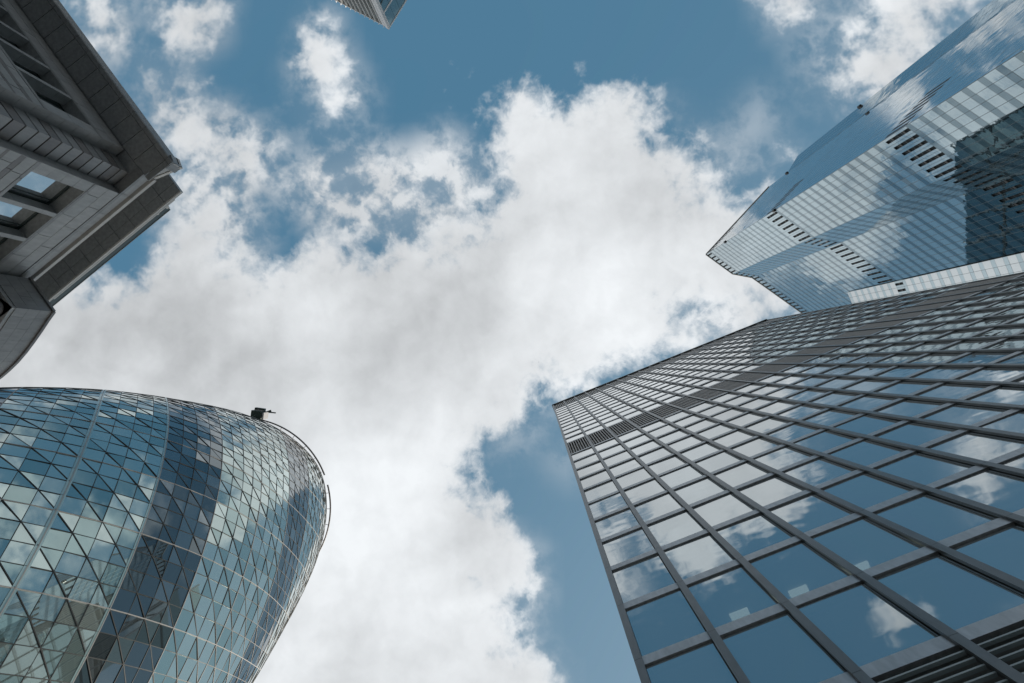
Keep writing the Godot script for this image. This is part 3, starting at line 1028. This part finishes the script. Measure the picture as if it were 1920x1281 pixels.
func make_stone_building() -> void:
	var e1 := Vector3(-17.51, 0, 8.98)
	var e2 := Vector3(-17.69, 0, 7.09)
	var ap := Vector3(-17.32, 0, 7.98)
	var t := thing("stone_building", "grey granite building with deep cornice, banded corner and recessed windows, upper left", "building", e2)
	var d1 := Vector3(0.603, 0, -0.798)
	var d2 := Vector3(0.776, 0, 0.631)
	var f1 := Face.new(e1, d1, Vector3(0.798, 0, 0.603))
	var f2 := Face.new(e2, d2, Vector3(0.631, 0, -0.776))
	var s := Shape.new()
	# body behind the facing
	var body := Shape.new()
	f1.box(body, -24.0, -0.02, -EYE_Y, 20.0, -6.0, -0.03)
	f1.box(body, -24.0, -0.02, 20.0, 28.0, -6.0, -0.80)
	put("inner_wall", body.mesh(), M.joint, t)
	body = Shape.new()
	f2.box(body, -14.0, -0.02, -EYE_Y, 20.0, -6.0, -0.03)
	f2.box(body, -14.0, -0.02, 20.0, 28.0, -6.0, -0.80)
	put("inner_wall", body.mesh(), M.joint, t)
	for e in [[f1, -24.0, 1.50, 0.55, "granite_light"], [f2, -14.0, 1.55, 0.50, "granite_light"]]:
		var f: Face = e[0]
		var far: float = e[1]
		var near := maxf(far, -9.5)
		# plain lower wall, out of sight, then courses upwards
		s = Shape.new()
		f.box(s, far, -0.01, -EYE_Y, 19.4, -0.5, 0.0)
		put("lower_wall", s.mesh(), M.granite_light, t)
		joined_row(t, "wall_panel", f, near, 0, 19.4, 20.4, -0.25, 0.0, 0.95, 0.5, ["granite_light", "granite_pale"])
		joined_row(t, "wall_panel", f, near, 0, 20.4, 21.1, -0.25, 0.0, 0.95, 0.3, ["granite_light"])
		joined_row(t, "band_course", f, near, 0, 21.1, 21.35, -0.25, 0.0, 1.9, 0.7, ["granite_brown"])
		joined_row(t, "wall_panel", f, near, 0, 21.35, 21.86, -0.25, 0.0, 0.95, 0.5, ["granite_light"])
		joined_row(t, "band_course", f, near, 0, 21.86, 22.0, -0.25, 0.0, 1.9, 0.7, ["granite_brown"])
		joined_row(t, "wall_panel", f, near, 0, 22.0, 22.5, -0.25, 0.0, 0.95, 0.45, ["granite_light", "granite_pale"])
		joined_row(t, "band_course", f, near, 0, 22.5, 22.76, -0.25, 0.0, 1.9, 0.7, ["granite_brown"])
		joined_row(t, "wall_panel", f, near, 0, 22.76, 23.26, -0.25, 0.0, 0.95, 0.75, ["granite_light", "granite_pale"])
		joined_row(t, "band_course", f, near, 0, 23.26, 23.45, -0.85, 0.012, 1.9, 0.9, ["granite_mid"])
		# windows between stone mullions
		for c in 4:
			joined_row(t, "pilaster_panel", f, -e[3], 0, 23.45 + 0.712 * c, 23.45 + 0.712 * (c + 1), -0.36, 0.0, 3.0, 0.0, ["granite_light", "granite_pale"])
		var right: float = -e[3]
		var m: float = -1.90
		while m > near:
			for c in 4:
				s = Shape.new()
				f.box(s, m - 0.2, m - 0.006, 23.456 + 0.712 * c, 23.444 + 0.712 * (c + 1), -0.42, 0.0)
				put("window_mullion", s.mesh(), M.granite_light, t)
			s = Shape.new()
			f.box(s, m - 0.19, m - 0.02, 23.45, 26.3, -0.41, -0.01)
			put("mullion_core", s.mesh(), M.joint, t)
			var win := Shape.new()
			f.pane(win, m - 0.17, right + 0.02, 23.45, 26.3, -0.55)
			var pane := put("window_pane", win.mesh(), M.glass_window, t)
			var fr := Shape.new()
			f.box(fr, m - 0.2, m + 0.02, 23.45, 26.3, -0.58, -0.52)
			f.box(fr, m - 0.2, right + 0.02, 23.45, 23.51, -0.58, -0.50)
			f.box(fr, m - 0.2, right + 0.02, 26.24, 26.3, -0.58, -0.50)
			f.box(fr, m + 0.14, m + 0.18, 23.51, 26.24, -0.57, -0.53)
			put("window_frame", fr.mesh(), M.machine_green, pane)
			right = m - 0.2
			m -= e[2]
		# underside of the lintel, lintel course, two upper courses
		s = Shape.new()
		f.box(s, near, -0.01, 26.31, 26.36, -0.8, -0.004)
		put("lintel_soffit", s.mesh(), M[e[4]], t)
		joined_row(t, "band_course", f, near, 0, 26.36, 26.52, -0.3, 0.006, 1.3, 0.45, ["granite_mid"])
		joined_row(t, "frieze_panel", f, near, 0, 26.52, 27.24, -0.3, 0.0, 1.28, 0.55, ["granite_light", "granite_pale"])
		joined_row(t, "frieze_panel", f, near, 0, 27.24, 27.93, -0.3, 0.0, 1.28, 1.1, ["granite_light", "granite_pale"])
		# return of the wall end towards the banded corner
	# returns beside the corner, in courses
	for e in [[f1, f1.u, -1.0], [f2, f2.u, -1.0]]:
		var f: Face = e[0]
		for c in 12:
			var y0 := 19.4 + 0.712 * c
			s = Shape.new()
			f.box(s, -0.30, 0.004, y0 + 0.006, minf(y0 + 0.706, 27.95), -0.5, -0.004)
			put("return_panel", s.mesh(), M.granite_light, t)
	# banded corner: blocks with deep grooves
	var q1 := Face.new(ap, d1, Vector3(0.798, 0, 0.603))
	for c in 17:
		var y0 := 18.12 + 0.583 * c
		s = Shape.new()
		var poly := PackedVector2Array()
		var k1 := ap - d1 * 1.05
		var k2 := ap - d2 * 1.05
		var k3 := k1 - d2 * 1.05
		for p in [ap, k1, k3, k2]:
			poly.append(Vector2(p.x, p.z))
		s.prism(poly, y0 + 0.034 + EYE_Y, minf(y0 + 0.549, 27.96) + EYE_Y)
		put("quoin_block", s.mesh(), M.granite_brown if c % 3 == 0 else M.granite_mid, t)
	s = Shape.new()
	var gp := PackedVector2Array()
	for p in [ap - d1 * 0.05 - d2 * 0.05, ap - d1 * 1.0 - d2 * 0.05, ap - d1 * 1.0 - d2 * 1.0, ap - d1 * 0.05 - d2 * 1.0]:
		gp.append(Vector2(p.x, p.z))
	s.prism(gp, 0.0, 27.9 + EYE_Y)
	put("quoin_core", s.mesh(), M.joint, t)
	# great cornice: slab, soffit panels, lip and mouldings
	var co := Vector3(-15.43, 0, 8.41)
	var cm := Vector3(-16.64, 0, 7.92)
	var far1 := co - d1 * 22.0
	var slab := PackedVector2Array()
	for p in [co, cm, e2 + f2.n * 0.0, e2 - d2 * 13.0, e2 - d2 * 13.0 - f2.n * 3.0, e1 - d1 * 22.0 - d2 * 3.0, far1]:
		slab.append(Vector2(p.x, p.z))
	s = Shape.new()
	s.prism(slab, 28.03 + EYE_Y, 28.5 + EYE_Y)
	put("cornice_slab", s.mesh(), M.granite_light, t)
	var fc := Face.new(co, d1, Vector3(0.798, 0, 0.603))
	var out1 := (co - e1).dot(f1.n)
	var x := 0.0
	var cut := 0.28
	while x > -11.0:
		var nx := x - cut
		cut = 0.83
		s = Shape.new()
		fc.box(s, nx + 0.014, x - 0.014, 27.985, 28.03, -out1 + 0.02, -0.21)
		put("soffit_panel", s.mesh(), M.granite_light, t)
		s = Shape.new()
		fc.box(s, nx + 0.006, x - 0.006, 27.96, 28.03, -0.185, -0.002)
		put("cornice_lip", s.mesh(), M.granite_light, t)
		x = nx
	# soffit over the banded corner
	s = Shape.new()
	f1.box(s, 0.02, 1.3, 27.985, 28.03, -0.75, 0.0)
	put("soffit_panel", s.mesh(), M.granite_light, t)
	# fascia above the lip
	s = Shape.new()
	fc.box(s, -14.0, 0.0, 28.03, 28.75, -0.4, 0.012)
	put("fascia", s.mesh(), M.granite_mid, t)
	# mouldings along the second face: dark band, pale course, gap, fillet
	for e in [[27.94, 28.10, "granite_mid", 0.02, 0.03], [28.10, 28.50, "granite_pale", 0.02, 0.06], [28.50, 28.60, "joint", -0.14, 0.0], [28.60, 28.80, "trim_light", 0.12, 0.14]]:
		var a := e2 - d2 * 10.0
		var pts := [a, cm - f2.n * 0.02]
		if e[0] > 28.0:
			pts.append(co)
		for i in pts.size() - 1:
			var p: Vector3 = pts[i]
			var q: Vector3 = pts[i + 1]
			var fl := Face.new(p, q - p, Vector3((q - p).z, 0, -(q - p).x) if Vector3((q - p).z, 0, -(q - p).x).dot(f2.n) > 0 else Vector3(-(q - p).z, 0, (q - p).x))
			var length := p.distance_to(q)
			var n := maxi(1, int(length / 1.25))
			for k in n:
				s = Shape.new()
				fl.box(s, length * k / n + 0.006, length * (k + 1) / n - 0.006, e[0] + 0.003, e[1] - 0.003, -0.4, e[3] if i == 0 else minf(e[3], 0.03))
				put("moulding", s.mesh(), M[e[2]], t)
	# set-back attic and its overhanging roof
	var tip := Vector3(-16.73, 0, 7.98)
	var ft := Face.new(tip, d2, f2.n)
	s = Shape.new()
	ft.box(s, -12.0, -1.5, 28.8, 31.0, -4.0, -1.5)
	put("attic_wall", s.mesh(), M.granite_light, t)
	s = Shape.new()
	var rp := PackedVector2Array()
	for p in [tip, tip - d2 * 12.0, tip - d2 * 12.0 - f2.n * 5.0, tip - d1 * 14.0 - d2 * 3.0, tip - d1 * 14.0]:
		rp.append(Vector2(p.x, p.z))
	s.prism(rp, 31.04 + EYE_Y, 31.3 + EYE_Y)
	put("roof_slab", s.mesh(), M.granite_light, t)
	x = 0.0
	while x > -11.0:
		for e in [[-0.46, -0.03], [-1.5, -0.475]]:
			s = Shape.new()
			ft.box(s, x - 0.9 + 0.013, x - 0.013, 31.0, 31.04, e[0], e[1])
			put("eaves_panel", s.mesh(), M.granite_light, t)
		x -= 0.9
	for e in [[31.02, 31.16, -0.02, 0.05, "trim_light"], [31.28, 31.42, -0.12, -0.02, "trim_light"]]:
		s = Shape.new()
		ft.box(s, -8.1 + (0.0 if e[0] < 31.1 else 0.12), 0.0 if e[0] < 31.1 else -0.55, e[0], e[1], e[2], e[3])
		put("eaves_rail", s.mesh(), M[e[4]], t)
	s = Shape.new()
	ft.box(s, -9.0, -1.25, 31.7, 32.15, -0.6, -0.22)
	put("roof_glazing", s.mesh(), M.glass_green, t)
	s = Shape.new()
	ft.box(s, -9.0, -1.23, 32.15, 32.19, -0.6, -0.20)
	put("roof_edge", s.mesh(), M.granite_mid, t)
	s = Shape.new()
	ft.box(s, -1.22, -1.10, 31.42, 31.85, -0.32, -0.14)
	put("rail_bracket", s.mesh(), M.trim_light, t)
	s = Shape.new()
	ft.box(s, -1.75, -1.65, 31.42, 31.75, -0.3, -0.16)
	put("rail_bracket", s.mesh(), M.trim_light, t)
	# projecting drum: flat cheek and curved front in coursed panels
	var line := [Vector2(-21.80, 3.57), Vector2(-20.72, 2.14), Vector2(-20.97, 1.80), Vector2(-21.27, 1.34), Vector2(-21.60, 0.87), Vector2(-21.93, 0.43), Vector2(-22.29, 0.01), Vector2(-22.62, -0.31), Vector2(-22.97, -0.61), Vector2(-23.5, -1.0), Vector2(-24.2, -1.4), Vector2(-25.1, -1.8), Vector2(-26.2, -2.1)]
	var back := PackedVector2Array()
	for p in line:
		back.append(p + (Vector2(-25.5, 2.6) - p).normalized() * 0.75)
	back.append(Vector2(-27.0, -2.0))
	back.append(Vector2(-29.0, 3.0))
	back.append(Vector2(-24.0, 6.0))
	s = Shape.new()
	s.prism(back, 0.0, 28.2 + EYE_Y)
	put("drum_core", s.mesh(), M.granite_light, t)
	var dist := 0.0
	for i in line.size() - 1:
		var p := Vector3(line[i].x, 0, line[i].y)
		var q := Vector3(line[i + 1].x, 0, line[i + 1].y)
		var nn := Vector3((q - p).z, 0, -(q - p).x)
		if nn.dot(p - Vector3(-25.5, 0, 2.6)) < 0.0:
			nn = -nn
		var fl := Face.new(p, q - p, nn)
		var length := p.distance_to(q)
		for c in 3:
			var cells := 1
			if i == 0:
				cells = 2
			for k in cells:
				var c0 := length * k / cells
				var c1 := length * (k + 1) / cells
				if cells == 2:
					var mid: float = length * [0.35, 0.62, 0.45][c]
					c0 = 0.0 if k == 0 else mid
					c1 = mid if k == 0 else length
				var open := i > 0 and (i + c) % 2 == 0
				s = Shape.new()
				fl.box(s, c0 + 0.005, c1 - (0.005 if not open else -0.001), 26.26 + 0.66 * c + 0.005, 26.26 + 0.66 * (c + 1) - 0.005, -0.4, 0.0)
				put("drum_panel", s.mesh(), M.granite_mid, t)
		s = Shape.new()
		fl.box(s, -0.01, length + 0.01, 28.24, 28.40, -0.5, 0.07)
		put("drum_coping", s.mesh(), M.granite_brown, t)
		s = Shape.new()
		fl.box(s, -0.01, length + 0.01, 26.06, 26.255, -0.7, -0.03)
		put("drum_lintel", s.mesh(), M.granite_light, t)
	s = Shape.new()
	s.tube(Vector3(-21.42, 0, 2.12), 0.33, 0.0, 26.06 + EYE_Y, 24)
	put("drum_column", s.mesh(), M.granite_mid, t)
